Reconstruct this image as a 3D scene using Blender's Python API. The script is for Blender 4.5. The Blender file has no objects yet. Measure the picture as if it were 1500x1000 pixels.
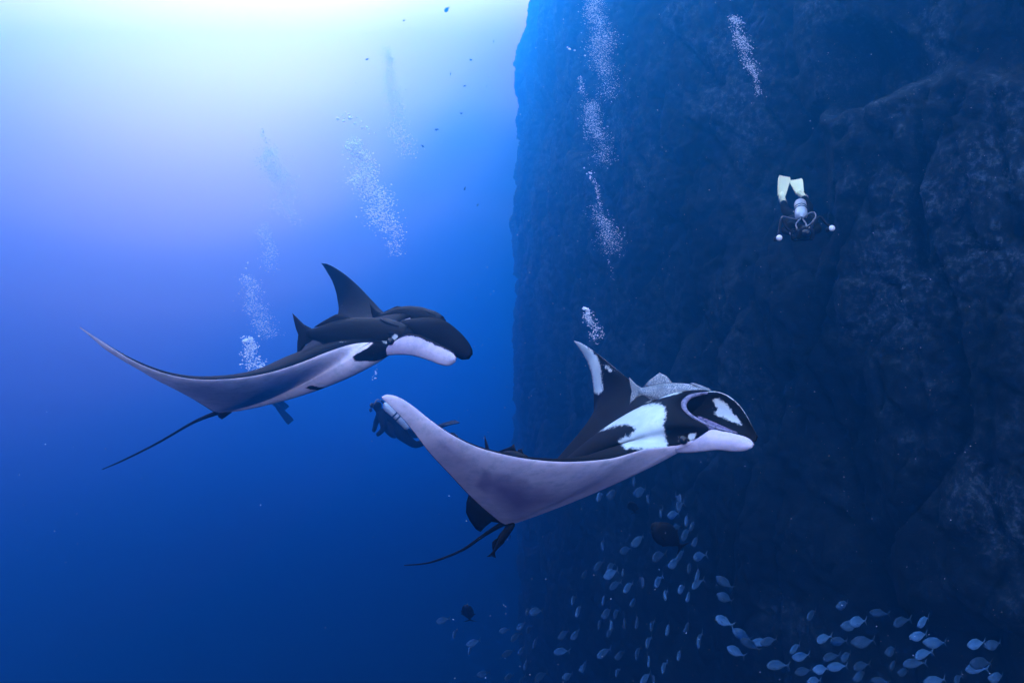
import bpy, math, random
import numpy as np
S = bpy.context.scene
C = S.collection
cam_d = bpy.data.cameras.new('camera'); cam = bpy.data.objects.new('camera', cam_d); C.objects.link(cam)
cam.rotation_euler = (math.pi/2, 0, 0); cam_d.sensor_width = 36; cam_d.lens = 21.0
cam_d.clip_start = .05; cam_d.clip_end = 500; S.camera = cam
F = 875.0
def P(px, py, D): return np.array([(px-750)/F*D, D, -(py-500)/F*D])

W = bpy.data.worlds.new('World'); S.world = W; W.use_nodes = True
nt = W.node_tree; nt.nodes.clear(); N = nt.nodes; L = nt.links
def node(t, **k):
    n = N.new(t)
    for a, b in k.items(): setattr(n, a, b)
    return n
def vmath(op, a, b=None):
    n = node('ShaderNodeVectorMath', operation=op)
    for i, v in enumerate((a, b)):
        if v is None: continue
        if hasattr(v, 'is_output'): L.new(v, n.inputs[i])
        else: n.inputs[i].default_value = v
    return n.outputs['Value'] if op in ('DOT_PRODUCT', 'LENGTH') else n.outputs['Vector']
def fmath(op, a, b=None, clamp=False):
    n = node('ShaderNodeMath', operation=op); n.use_clamp = clamp
    for i, v in enumerate((a, b)):
        if v is None: continue
        if hasattr(v, 'is_output'): L.new(v, n.inputs[i])
        else: n.inputs[i].default_value = v
    return n.outputs[0]
def ramp(f, stops, interp='B_SPLINE'):
    n = node('ShaderNodeValToRGB'); r = n.color_ramp; r.interpolation = interp
    while len(r.elements) < len(stops): r.elements.new(.5)
    for e, (p, c) in zip(r.elements, stops): e.position = p; e.color = (*c, 1)
    L.new(f, n.inputs[0]); return n.outputs[0]
def mix(bt, f, a, b):
    n = node('ShaderNodeMix', data_type='RGBA', blend_type=bt)
    for s, v in ((n.inputs[0], f), (n.inputs[6], a), (n.inputs[7], b)):
        if hasattr(v, 'is_output'): L.new(v, s)
        else: s.default_value = v if isinstance(v, float) else (*v, 1)
    return n.outputs[2]
tc = node('ShaderNodeTexCoord'); d = vmath('NORMALIZE', tc.outputs['Generated'])
GL = np.array([-.50, .80, .63]); GL /= np.linalg.norm(GL)
sep = node('ShaderNodeSeparateXYZ'); L.new(d, sep.inputs[0])
zf = fmath('MULTIPLY_ADD', sep.outputs[2], .5); 
zf.node.inputs[2].default_value = .5
K = 14.0      # ramp colours are stored as a fraction of the radiance
def q(stops): return [(p, tuple(v/K for v in c)) for p, c in stops]
base = ramp(zf, q([(0, (0,.0003,.004)), (.26, (0,.001,.006)), (.36, (0,.010,.13)), (.43,(0,.10,.66)), (.5, (0,.19,.98)), (.60, (.04,.33,1.3)), (.68,(.50,.70,1.5)), (.745,(4.2,2.8,3.1)), (.8,(13,13,13.5)), (.87,(11,12,12)), (1,(5,6,6.5))]), 'CARDINAL')
gd = vmath('DOT_PRODUCT', d, tuple(GL))
g1 = ramp(gd, q([(0,(0,0,0)), (.6,(0,0,0)), (.78,(.02,.03,.02)), (.85,(.35,.26,.2)), (.90,(1.3,.9,.5)), (.95,(4.5,2.8,1.5)), (1,(9,6,4))]), 'CARDINAL')
VL = np.array([-.74, .62, .50]); VL /= np.linalg.norm(VL)
vd = vmath('DOT_PRODUCT', d, tuple(VL))
g2 = ramp(vd, q([(0,(0,0,0)), (.6,(0,0,0)), (.80,(.20,.03,.02)), (.92,(1.1,.3,.16)), (1,(2.1,.7,.4))]), 'CARDINAL')
col = mix('ADD', 1.0, mix('ADD', 1.0, base, g1), g2)
col = mix('MULTIPLY', 1.0, col, (K, K, K))
sky = node('ShaderNodeTexSky', sky_type='NISHITA'); sky.sun_disc = False
sky.sun_elevation = math.radians(8); sky.sun_rotation = math.radians(186)
skyc = mix('MULTIPLY', 1.0, sky.outputs[0], (.10,.12,.14))
win = fmath('MULTIPLY', fmath('SUBTRACT', sep.outputs[2], .62), 6.0, True)
col = mix('ADD', win, col, skyc)
bg = node('ShaderNodeBackground'); L.new(col, bg.inputs[0]); bg.inputs[1].default_value = 1.0
out = node('ShaderNodeOutputWorld'); L.new(bg.outputs[0], out.inputs[0])

sd = bpy.data.lights.new('strobe_sun', 'SUN'); sd.energy = 3.5; sd.angle = math.radians(.6); sd.color = (1,.95,.92)  # frontal lamp added in place of the camera strobes, not the real sun
strobe_sun = bpy.data.objects.new('strobe_sun', sd); C.objects.link(strobe_sun)
from mathutils import Vector
SD = Vector((-.10, -.98, .14)).normalized()
strobe_sun.rotation_euler = SD.to_track_quat('Z', 'Y').to_euler()

v = S.view_settings; v.view_transform = 'Standard'; v.look = 'None'; v.exposure = 0; v.gamma = 1; v.use_curve_mapping = False
cy = S.cycles
cy.use_denoising = True; cy.denoiser = 'OPENIMAGEDENOISE'
cy.max_bounces = 6; cy.diffuse_bounces = 2; cy.glossy_bounces = 2; cy.transmission_bounces = 4; cy.volume_bounces = 1; cy.transparent_max_bounces = 16
cy.use_adaptive_sampling = False

def mat(name, col, rough=.6):
    m = bpy.data.materials.new(name); m.use_nodes = True
    b = m.node_tree.nodes['Principled BSDF']; b.inputs['Base Color'].default_value = (*col, 1); b.inputs['Roughness'].default_value = rough
    return m
def box(name, a, b):
    x0,y0,z0 = a; x1,y1,z1 = b
    V = [(x,y,z) for x in (x0,x1) for y in (y0,y1) for z in (z0,z1)]
    Fc = [(0,1,3,2),(4,6,7,5),(0,4,5,1),(2,3,7,6),(0,2,6,4),(1,5,7,3)]
    me = bpy.data.meshes.new(name); me.from_pydata(V, [], Fc); o = bpy.data.objects.new(name, me); C.objects.link(o); return o
h = box('haze', (-45,-15,-30), (40,50.5,26)); h['kind'] = 'stuff'
m = bpy.data.materials.new('haze'); m.use_nodes = True; t = m.node_tree; t.nodes.clear()
pv = t.nodes.new('ShaderNodeVolumePrincipled'); o = t.nodes.new('ShaderNodeOutputMaterial'); t.links.new(pv.outputs[0], o.inputs['Volume'])
pv.inputs['Color'].default_value = (.018,.295,.82,1); pv.inputs['Density'].default_value = .044; pv.inputs['Anisotropy'].default_value = .85
pv.inputs['Absorption Color'].default_value = (0,0,0,1)
h.data.materials.append(m)

# ---------------------------------------------------------------- helpers
rng = np.random.default_rng(7)
def new_mat(name):
    m = bpy.data.materials.new(name); m.use_nodes = True
    t = m.node_tree; b = t.nodes['Principled BSDF']
    return m, t, b
def mat(name, col, rough=.6, metal=0., spec=.4):
    m, t, b = new_mat(name)
    b.inputs['Base Color'].default_value = (*col, 1); b.inputs['Roughness'].default_value = rough
    b.inputs['Metallic'].default_value = metal; b.inputs['Specular IOR Level'].default_value = spec
    return m
def tnode(t, typ, inputs=None, **k):
    n = t.nodes.new(typ)
    for a, b in k.items(): setattr(n, a, b)
    for a, b in (inputs or {}).items():
        if hasattr(b, 'is_output'): t.links.new(b, n.inputs[a])
        else: n.inputs[a].default_value = b
    return n
def tramp(t, f, stops, interp='LINEAR'):
    n = t.nodes.new('ShaderNodeValToRGB'); r = n.color_ramp; r.interpolation = interp
    while len(r.elements) < len(stops): r.elements.new(.5)
    for e, (p, c) in zip(r.elements, stops):
        e.position = p; e.color = (*c, 1) if hasattr(c, '__len__') else (c, c, c, 1)
    t.links.new(f, n.inputs[0]); return n.outputs[0]
def tmix(t, f, a, b, bt='MIX'):
    n = t.nodes.new('ShaderNodeMix'); n.data_type = 'RGBA'; n.blend_type = bt
    for s, v in ((n.inputs[0], f), (n.inputs[6], a), (n.inputs[7], b)):
        if hasattr(v, 'is_output'): t.links.new(v, s)
        else: s.default_value = v if isinstance(v, (int, float)) else (*v, 1)
    return n.outputs[2]

class MB:
    """collects vertices / faces; one build() is one mesh object"""
    def __init__(s): s.v = []; s.f = []; s.n = 0; s.c = []
    def add(s, V, Fc, col=None):
        V = np.asarray(V, float).reshape(-1, 3); s.v.append(V)
        for f in Fc: s.f.append(tuple(int(i) + s.n for i in f))
        s.n += len(V)
        c = np.zeros((len(V), 4)); c[:, 3] = 1
        if col is not None: c[:, :3] = col
        s.c.append(c)
    def build(s, name, material, parent=None, origin=None, smooth=True):
        V = np.vstack(s.v)
        o0 = np.zeros(3) if parent is not None else (V.mean(0) if origin is None else np.asarray(origin, float))
        if parent is not None:
            o0 = np.array(ROOT.get(parent.name, (0, 0, 0)))
        me = bpy.data.meshes.new(name); me.from_pydata((V - o0).tolist(), [], s.f)
        a = me.color_attributes.new('marks', 'FLOAT_COLOR', 'POINT')
        a.data.foreach_set('color', np.vstack(s.c).astype(np.float32).ravel())
        if smooth: me.polygons.foreach_set('use_smooth', [True]*len(me.polygons))
        me.materials.append(material); me.update()
        o = bpy.data.objects.new(name, me); C.objects.link(o)
        if parent is not None:
            o.parent = parent
            ROOT[o.name] = tuple(o0)
        else:
            o.location = o0; ROOT[o.name] = tuple(o0)
        return o
ROOT = {}
def tag(o, label, cat, group=None, kind=None):
    o['label'] = label; o['category'] = cat
    if group: o['group'] = group
    if kind: o['kind'] = kind
    return o
def empty(name, loc):
    o = bpy.data.objects.new(name, None); C.objects.link(o); o.location = loc; ROOT[o.name] = tuple(loc)
    return o
def nrm(a): return a/np.maximum(np.linalg.norm(a, axis=-1, keepdims=True), 1e-9)
def catmull(K, per):
    """uniform Catmull-Rom through the rows of K, `per` samples per span"""
    K = np.asarray(K, float); n = len(K)
    E = np.vstack([2*K[0]-K[1], K, 2*K[-1]-K[-2]])
    t = np.linspace(0, n-1, (n-1)*per+1); i = np.minimum(t.astype(int), n-2); u = (t-i)[:, None]
    p0, p1, p2, p3 = E[i], E[i+1], E[i+2], E[i+3]
    return .5*((2*p1)+(-p0+p2)*u+(2*p0-5*p1+4*p2-p3)*u*u+(-p0+3*p1-3*p2+p3)*u**3)
def grid_faces(a, b, wrap=False, flip=False):
    Fc = []
    for i in range(a-1):
        for j in range(b if wrap else b-1):
            k = (j+1) % b
            q = (i*b+j, i*b+k, (i+1)*b+k, (i+1)*b+j)
            Fc.append(q[::-1] if flip else q)
    return Fc
def tube(mb, pts, radii, ns=8, per=5, col=None, flat=1.0):
    R = catmull(np.column_stack([np.asarray(pts, float), np.asarray(radii, float)]), per)
    p, r = R[:, :3], np.maximum(R[:, 3], .0005)
    T = nrm(np.gradient(p, axis=0)); up = np.array([0, 0, 1.]) if abs(T[0, 2]) < .9 else np.array([1., 0, 0])
    V = []
    for i in range(len(p)):
        a = nrm(np.cross(T[i], up)); b = np.cross(a, T[i]); up = b
        for k in range(ns):
            w = 2*math.pi*k/ns; V.append(p[i]+r[i]*(math.cos(w)*a+math.sin(w)*b*flat))
    Fc = grid_faces(len(p), ns, True)
    Fc.append(tuple(range(ns))[::-1]); Fc.append(tuple((len(p)-1)*ns+k for k in range(ns)))
    mb.add(V, Fc, col)
def lathe(mb, A, B, prof, ns=20, col=None):
    A = np.asarray(A, float); B = np.asarray(B, float); T = nrm(B-A); Ln = np.linalg.norm(B-A)
    up = np.array([0, 0, 1.]) if abs(T[2]) < .9 else np.array([1., 0, 0]); a = nrm(np.cross(T, up)); b = np.cross(a, T)
    V = []
    for t, r in prof:
        for k in range(ns):
            w = 2*math.pi*k/ns; V.append(A+T*t*Ln+r*(math.cos(w)*a+math.sin(w)*b))
    Fc = grid_faces(len(prof), ns, True); Fc.append(tuple(range(ns))[::-1]); Fc.append(tuple((len(prof)-1)*ns+k for k in range(ns)))
    mb.add(V, Fc, col)
def ball(mb, c, r, nu=14, nv=9, col=None, axes=None):
    A = np.eye(3) if axes is None else np.asarray(axes, float)
    r = np.ones(3)*r; V = []
    for i in range(nv+1):
        th = math.pi*i/nv
        for k in range(nu):
            ph = 2*math.pi*k/nu
            l = np.array([math.sin(th)*math.cos(ph), math.sin(th)*math.sin(ph), math.cos(th)])*r
            V.append(np.asarray(c)+l@A)
    mb.add(V, grid_faces(nv+1, nu, True), col)
def slab(mb, outline, thick, nor, col=None):
    """a thin fin: outline polygon in 3-D given thickness, edge thinner than middle"""
    O = np.asarray(outline, float); nor = nrm(np.asarray(nor, float)); c = O.mean(0); n = len(O)
    V = [c+nor*thick, c-nor*thick]
    for k in (.75,):
        V += list(c+(O-c)*k+nor*thick*.8); V += list(c+(O-c)*k-nor*thick*.8)
    V += list(O)
    Fc = []
    for i in range(n):
        j = (i+1) % n
        Fc += [(0, 2+i, 2+j), (1, 2+n+j, 2+n+i), (2+i, 2+2*n+i, 2+2*n+j, 2+j), (2+n+j, 2+2*n+j, 2+2*n+i, 2+n+i)]
    mb.add(V, Fc, col)
def inside(poly, x, y):
    r = np.zeros(np.shape(x), bool); n = len(poly)
    for i in range(n):
        x0, y0 = poly[i]; x1, y1 = poly[(i+1) % n]
        c = ((y0 > y) != (y1 > y)) & (x < (x1-x0)*(y-y0)/((y1-y0) or 1e-9)+x0)
        r ^= c
    return r
def soft(poly, x, y, w):
    """0..1 polygon mask with an edge about w wide"""
    d = np.full(np.shape(x), 1e9); n = len(poly)
    for i in range(n):
        a = np.array(poly[i], float); b = np.array(poly[(i+1) % n], float); e = b-a
        t = np.clip(((x-a[0])*e[0]+(y-a[1])*e[1])/max(e@e, 1e-9), 0, 1)
        d = np.minimum(d, np.hypot(x-a[0]-t*e[0], y-a[1]-t*e[1]))
    s = np.where(inside(poly, x, y), d, -d)
    return np.clip(.5+s/(2*w), 0, 1)
def pix(V): return 750+V[..., 0]/V[..., 1]*F, 500-V[..., 2]/V[..., 1]*F
def spread(a, n): return np.interp(np.linspace(0, 1, n), np.linspace(0, 1, len(a)), a)

# ---- lattice noise for the rock and the plumes
def hashf(i, j, k):
    h = (i.astype(np.int64)*374761393+j.astype(np.int64)*668265263+k.astype(np.int64)*2147483647+1013) & 0xffffffff
    h = ((h ^ (h >> 13))*1274126177) & 0xffffffff
    h = ((h ^ (h >> 16))*2246822519) & 0xffffffff
    return ((h ^ (h >> 15)) & 0xffffff)/float(0xffffff)
def vnoise(p):
    i = np.floor(p).astype(np.int64); f = p-i; f = f*f*(3-2*f); r = 0
    for a in (0, 1):
        for b in (0, 1):
            for c in (0, 1):
                w = (f[..., 0] if a else 1-f[..., 0])*(f[..., 1] if b else 1-f[..., 1])*(f[..., 2] if c else 1-f[..., 2])
                r = r+w*hashf(i[..., 0]+a, i[..., 1]+b, i[..., 2]+c)
    return r*2-1
def fbm(p, o=4, ridged=False):
    r = 0; a = 1.; s = 0
    for k in range(o):
        n = vnoise(p*2**k+17.3*k)
        r = r+a*((1-2*np.abs(n)) if ridged else n); s += a; a *= .5
    return r/s
def cells(p):
    """block noise: a value per jittered cell and the distance to the cell's border"""
    i = np.floor(p).astype(np.int64); b1 = np.full(p.shape[:-1], 9.); b2 = b1.copy(); val = np.zeros(p.shape[:-1])
    for a in (-1, 0, 1):
        for b in (-1, 0, 1):
            for c in (-1, 0, 1):
                q = i+np.array([a, b, c])
                j = np.stack([hashf(q[..., 0], q[..., 1], q[..., 2]), hashf(q[..., 0]+57, q[..., 1]+13, q[..., 2]), hashf(q[..., 0], q[..., 1]+91, q[..., 2]+37)], -1)
                d = np.linalg.norm(q+j-p, axis=-1)
                v = hashf(q[..., 0]+5, q[..., 1]+3, q[..., 2]+11)
                nb = d < b1
                b2 = np.where(nb, b1, np.minimum(b2, d)); val = np.where(nb, v, val); b1 = np.where(nb, d, b1)
    return val, b2-b1

# ---------------------------------------------------------------- rock wall
def build_cliff():
    path = np.array([(.35,49.3),(.85,44),(1.35,38),(2.05,32),(3.0,27.2),(4.3,23.3),(6.0,19.8),(7.6,16.8),(9.1,14.2),(10.5,12),(12.5,9.3),(15,6.5),(18.5,3)], float)
    fine = catmull(path, 40); seg = np.r_[0, np.cumsum(np.linalg.norm(np.diff(fine, axis=0), axis=1))]
    nu, nv = 620, 430
    # finer columns where the wall is near
    us = np.interp(np.linspace(0, 1, nu)**.9, seg/seg[-1], np.arange(len(seg)))
    B = np.column_stack([np.interp(us, np.arange(len(fine)), fine[:, k]) for k in (0, 1)])
    T = nrm(np.gradient(B, axis=0)); Nn = np.column_stack([-T[:, 1], T[:, 0]])*-1   # towards open water
    if Nn[nu//2] @ -B[nu//2] < 0: Nn = -Nn
    z = np.linspace(-26, 23, nv)
    X = np.repeat(B[:, None, :], nv, 1); Z = np.repeat(z[None, :], nu, 0)
    p = np.stack([X[..., 0], X[..., 1], Z], -1)
    px = 750+p[..., 0]/np.maximum(p[..., 1], 1)*F; py = 500-p[..., 2]/np.maximum(p[..., 1], 1)*F
    d = .95*fbm(p*np.array([.13, .13, .05]), 3) + .28*fbm(p*np.array([.45, .45, .16]), 3, True)
    v1, e1 = cells(p*np.array([.42, .42, .2])); v2, e2 = cells(p*np.array([1.1, 1.1, .7])+9)
    d += (v1-.5)*.42 - .22*np.exp(-(e1/.06)**2) + (v2-.5)*.22 - .12*np.exp(-(e2/.06)**2)
    d += .13*fbm(p*np.array([1.7, 1.7, 3.0]), 4, True) + .10*fbm(p*5.1, 3)
    d += np.clip((p[..., 1]-24)/8, 0, 1)*(.55*fbm(p*np.array([.3, .12, .3])+5, 4)+.35*(v1-.5))      # the far corner is more broken
    def reg(poly, w): return soft(poly, px, py, w)
    d += .9*reg([(1225,180),(1300,150),(1420,106),(1520,128),(1620,140),(1620,900),(1340,900),(1245,500)], 22)
    d += .65*reg([(1065,420),(1100,365),(1170,345),(1250,380),(1262,460),(1240,560),(1090,560)], 30)
    d += .45*reg([(1090,760),(1180,735),(1270,770),(1290,1050),(1080,1050)], 35)
    d -= .8*reg([(1228,60),(1300,40),(1345,95),(1295,145),(1232,165)], 16)
    d -= .5*reg([(1358,140),(1370,140),(1374,400),(1356,400)], 6)
    d += .5*reg([(1180,-60),(1300,-60),(1295,30),(1240,60),(1215,200),(1190,120)], 20)
    P3 = p.copy(); P3[..., 0] += d*Nn[:, None, 0]; P3[..., 1] += d*Nn[:, None, 1]; P3[..., 2] += .25*d*fbm(p*.5+3, 2)
    growth_light = np.clip(.42+.40*np.clip(p[..., 2]/8, -1, 1)+1.1*fbm(p*np.array([.5, .5, .35])+31, 4)+.35*d*.5, 0, 1)  # crust cover plus painted light: a height ramp pales the top, darkens the foot
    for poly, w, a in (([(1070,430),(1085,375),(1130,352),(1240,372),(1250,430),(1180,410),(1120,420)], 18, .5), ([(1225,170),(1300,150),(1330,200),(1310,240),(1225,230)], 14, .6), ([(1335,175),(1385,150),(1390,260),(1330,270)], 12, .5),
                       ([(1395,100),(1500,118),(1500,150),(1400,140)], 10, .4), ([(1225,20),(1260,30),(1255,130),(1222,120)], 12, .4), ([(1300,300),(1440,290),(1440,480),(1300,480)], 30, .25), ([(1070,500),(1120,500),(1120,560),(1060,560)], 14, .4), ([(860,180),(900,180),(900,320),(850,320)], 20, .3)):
        growth_light = np.clip(growth_light+a*reg(poly, w), 0, 1)
    col = np.stack([growth_light, v2, v1], -1).reshape(-1, 3)
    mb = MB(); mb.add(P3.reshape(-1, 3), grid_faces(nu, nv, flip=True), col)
    m, t, b = new_mat('rock_wall')
    at = tnode(t, 'ShaderNodeAttribute', attribute_name='marks'); sp = tnode(t, 'ShaderNodeSeparateColor', {0: at.outputs['Color']})
    tcn = tnode(t, 'ShaderNodeTexCoord')
    n1 = tnode(t, 'ShaderNodeTexNoise', {'Vector': tcn.outputs['Object'], 'Scale': 2.2, 'Detail': 9., 'Roughness': .72})
    n2 = tnode(t, 'ShaderNodeTexNoise', {'Vector': tcn.outputs['Object'], 'Scale': 7., 'Detail': 10., 'Roughness': .82})
    n3 = tnode(t, 'ShaderNodeTexNoise', {'Vector': tcn.outputs['Object'], 'Scale': .55, 'Detail': 5., 'Roughness': .65})
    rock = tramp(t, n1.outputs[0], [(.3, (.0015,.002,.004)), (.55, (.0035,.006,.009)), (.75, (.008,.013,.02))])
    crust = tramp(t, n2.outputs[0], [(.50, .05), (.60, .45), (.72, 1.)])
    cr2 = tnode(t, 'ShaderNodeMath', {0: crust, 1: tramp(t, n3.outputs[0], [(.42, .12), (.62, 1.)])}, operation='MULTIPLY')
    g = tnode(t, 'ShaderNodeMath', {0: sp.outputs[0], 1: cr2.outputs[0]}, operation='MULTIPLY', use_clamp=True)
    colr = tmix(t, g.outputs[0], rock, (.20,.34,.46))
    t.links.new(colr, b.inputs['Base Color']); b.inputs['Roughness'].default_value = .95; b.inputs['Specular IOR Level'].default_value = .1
    bm_ = tnode(t, 'ShaderNodeBump', {'Strength': .9, 'Distance': .12, 'Height': n2.outputs[0]})
    t.links.new(bm_.outputs[0], b.inputs['Normal'])
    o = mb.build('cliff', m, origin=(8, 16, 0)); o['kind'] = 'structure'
    return o
cliff = build_cliff()

# ---------------------------------------------------------------- manta rays
def skin_material(name, black, grey):
    m, t, b = new_mat(name)
    at = tnode(t, 'ShaderNodeAttribute', attribute_name='marks'); sp = tnode(t, 'ShaderNodeSeparateColor', {0: at.outputs['Color']})
    tcn = tnode(t, 'ShaderNodeTexCoord')
    n = tnode(t, 'ShaderNodeTexNoise', {'Vector': tcn.outputs['Object'], 'Scale': 34., 'Detail': 7., 'Roughness': .75})
    nb = tnode(t, 'ShaderNodeTexNoise', {'Vector': tcn.outputs['Object'], 'Scale': 5., 'Detail': 4.})
    # the border between the two skins is ragged
    j = tnode(t, 'ShaderNodeMath', {0: n.outputs[0], 1: -.5}, operation='ADD'); j2 = tnode(t, 'ShaderNodeMath', {0: j.outputs[0], 1: 1.5}, operation='MULTIPLY')
    w = tnode(t, 'ShaderNodeMath', {0: sp.outputs[0], 1: j2.outputs[0]}, operation='ADD')
    wm = tramp(t, w.outputs[0], [(.36, 0.), (.62, 1.)])
    white = tmix(t, sp.outputs[2], tramp(t, nb.outputs[0], [(.35, (.60,.53,.63)), (.65, (.70,.64,.71))]), tramp(t, nb.outputs[0], [(.35, (.31,.37,.39)), (.65, (.42,.48,.50))]))
    ns = tnode(t, 'ShaderNodeTexNoise', {'Vector': tcn.outputs['Object'], 'Scale': 11., 'Detail': 8., 'Roughness': .75})
    white = tmix(t, tramp(t, ns.outputs[0], [(.46, 0.), (.64, .6)]), white, (.30,.36,.42))
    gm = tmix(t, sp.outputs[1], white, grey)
    blk = tramp(t, nb.outputs[0], [(.35, black), (.7, tuple(v*2.2 for v in black))])
    colr = tmix(t, wm, blk, gm)
    # small pale scratches and parasites
    sc = tnode(t, 'ShaderNodeTexVoronoi', {'Vector': tcn.outputs['Object'], 'Scale': 14.}); scm = tramp(t, sc.outputs['Distance'], [(.0, .35), (.045, 0.)])
    colr = tmix(t, scm, colr, (.35,.37,.4))
    t.links.new(colr, b.inputs['Base Color'])
    b.inputs['Roughness'].default_value = .6; b.inputs['Specular IOR Level'].default_value = .04
    bmp = tnode(t, 'ShaderNodeBump', {'Strength': .25, 'Distance': .01, 'Height': n.outputs[0]}); t.links.new(bmp.outputs[0], b.inputs['Normal'])
    return m

def wing_body(mb, st, marks, nc=84, per=13):
    """st rows: LE px,py,D, TE px,py,D, thickness up, thickness down; marks(V, dorsal, s, c) -> (n,3)"""
    st = np.asarray(st, float)
    LE = np.array([P(*r[:3]) for r in st]); TE = np.array([P(*r[3:6]) for r in st])
    A = catmull(LE, per); Bt = catmull(TE, per); th = catmull(st[:, 6:8], per).clip(.002)
    ns = len(A); c = (1-np.cos(np.linspace(0, math.pi, nc)))/2
    G = A[:, None]*(1-c[None, :, None])+Bt[:, None]*c[None, :, None]
    nor = nrm(np.cross(np.gradient(G, axis=0), np.gradient(G, axis=1)))
    # smooth normals along the span so that the fan at the tail stays even
    for _ in range(90): nor[1:-1] = nrm(nor[:-2]+2*nor[1:-1]+nor[2:])
    if nor[ns//2, nc//3] @ np.array([0, 0, 1.]) < 0: nor = -nor
    shp = (c**.55)*(1-c)**.95; shp /= shp.max()
    U = G+nor*(th[:, :1]*shp)[..., None]; D = G-nor*(th[:, 1:2]*shp)[..., None]
    # ease the folds of the back behind the head
    sv = np.linspace(0, len(st)-1, ns); wm = (np.clip((c-.015)/.12, 0, 1)*np.clip((1-c)/.2, 0, 1))[None, :, None]*(np.clip((sv-10)/1.5, 0, 1)*np.clip((21-sv)/1.5, 0, 1))[:, None, None]
    for _ in range(160):
        av = U.copy(); av[1:-1, 1:-1] = (U[:-2, 1:-1]+U[2:, 1:-1])*.5
        U = U+(av-U)*wm*.8
    ring = np.concatenate([U, D[:, -2:0:-1]], axis=1); nr = ring.shape[1]
    s = np.repeat(np.linspace(0, len(st)-1, ns)[:, None], nr, 1)
    cc = np.repeat(np.r_[c, c[-2:0:-1]][None], ns, 0)
    dors = np.repeat((np.arange(nr) < nc)[None], ns, 0)
    mb.add(ring.reshape(-1, 3), grid_faces(ns, nr, True), marks(ring.reshape(-1, 3), dors.ravel(), s.ravel(), cc.ravel()))
def lobe(mb, up, low, bulge, thick, marks, per=5, nw=22):
    """a head fin: sheet between two edge curves, cupped by bulge (+ towards the camera)"""
    A = catmull([P(*q) for q in up], per); Bt = catmull([P(*q) for q in low], per)
    w = np.linspace(0, 1, nw)
    G = A[:, None]*(1-w[None, :, None])+Bt[:, None]*w[None, :, None]
    nor = nrm(np.cross(np.gradient(G, axis=0), np.gradient(G, axis=1)))
    tocam = -nrm(G)
    sgn = np.sign((nor*tocam).sum(-1).mean()); nor = nor*sgn
    arch = np.sin(w*math.pi)
    ln = np.linalg.norm(Bt-A, axis=1)[:, None]
    G = G+nor*(bulge*ln*arch[None])[..., None]
    e = np.sqrt(np.clip(np.sin(w*math.pi), 0, 1))[None]*np.ones_like(ln)
    e[-1] *= .2
    U = G+nor*(thick*e)[..., None]; D = G-nor*(thick*e)[..., None]
    ring = np.concatenate([U, D[:, -2:0:-1]], axis=1); nr = ring.shape[1]
    front = np.repeat((np.arange(nr) < nw)[None], len(A), 0).ravel()
    ww = np.repeat(np.r_[w, w[-2:0:-1]][None], len(A), 0).ravel(); tt = np.repeat(np.linspace(0, 1, len(A))[:, None], nr, 1).ravel()
    Fc = grid_faces(len(A), nr, True); Fc.append(tuple((len(A)-1)*nr+k for k in range(nr)))
    V = ring.reshape(-1, 3)
    mb.add(V, Fc, marks(V, front, tt, ww))
Z3 = lambda pts, sc, ox, oy: [(ox+a/sc, oy+b/sc) for a, b in pts]

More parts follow.
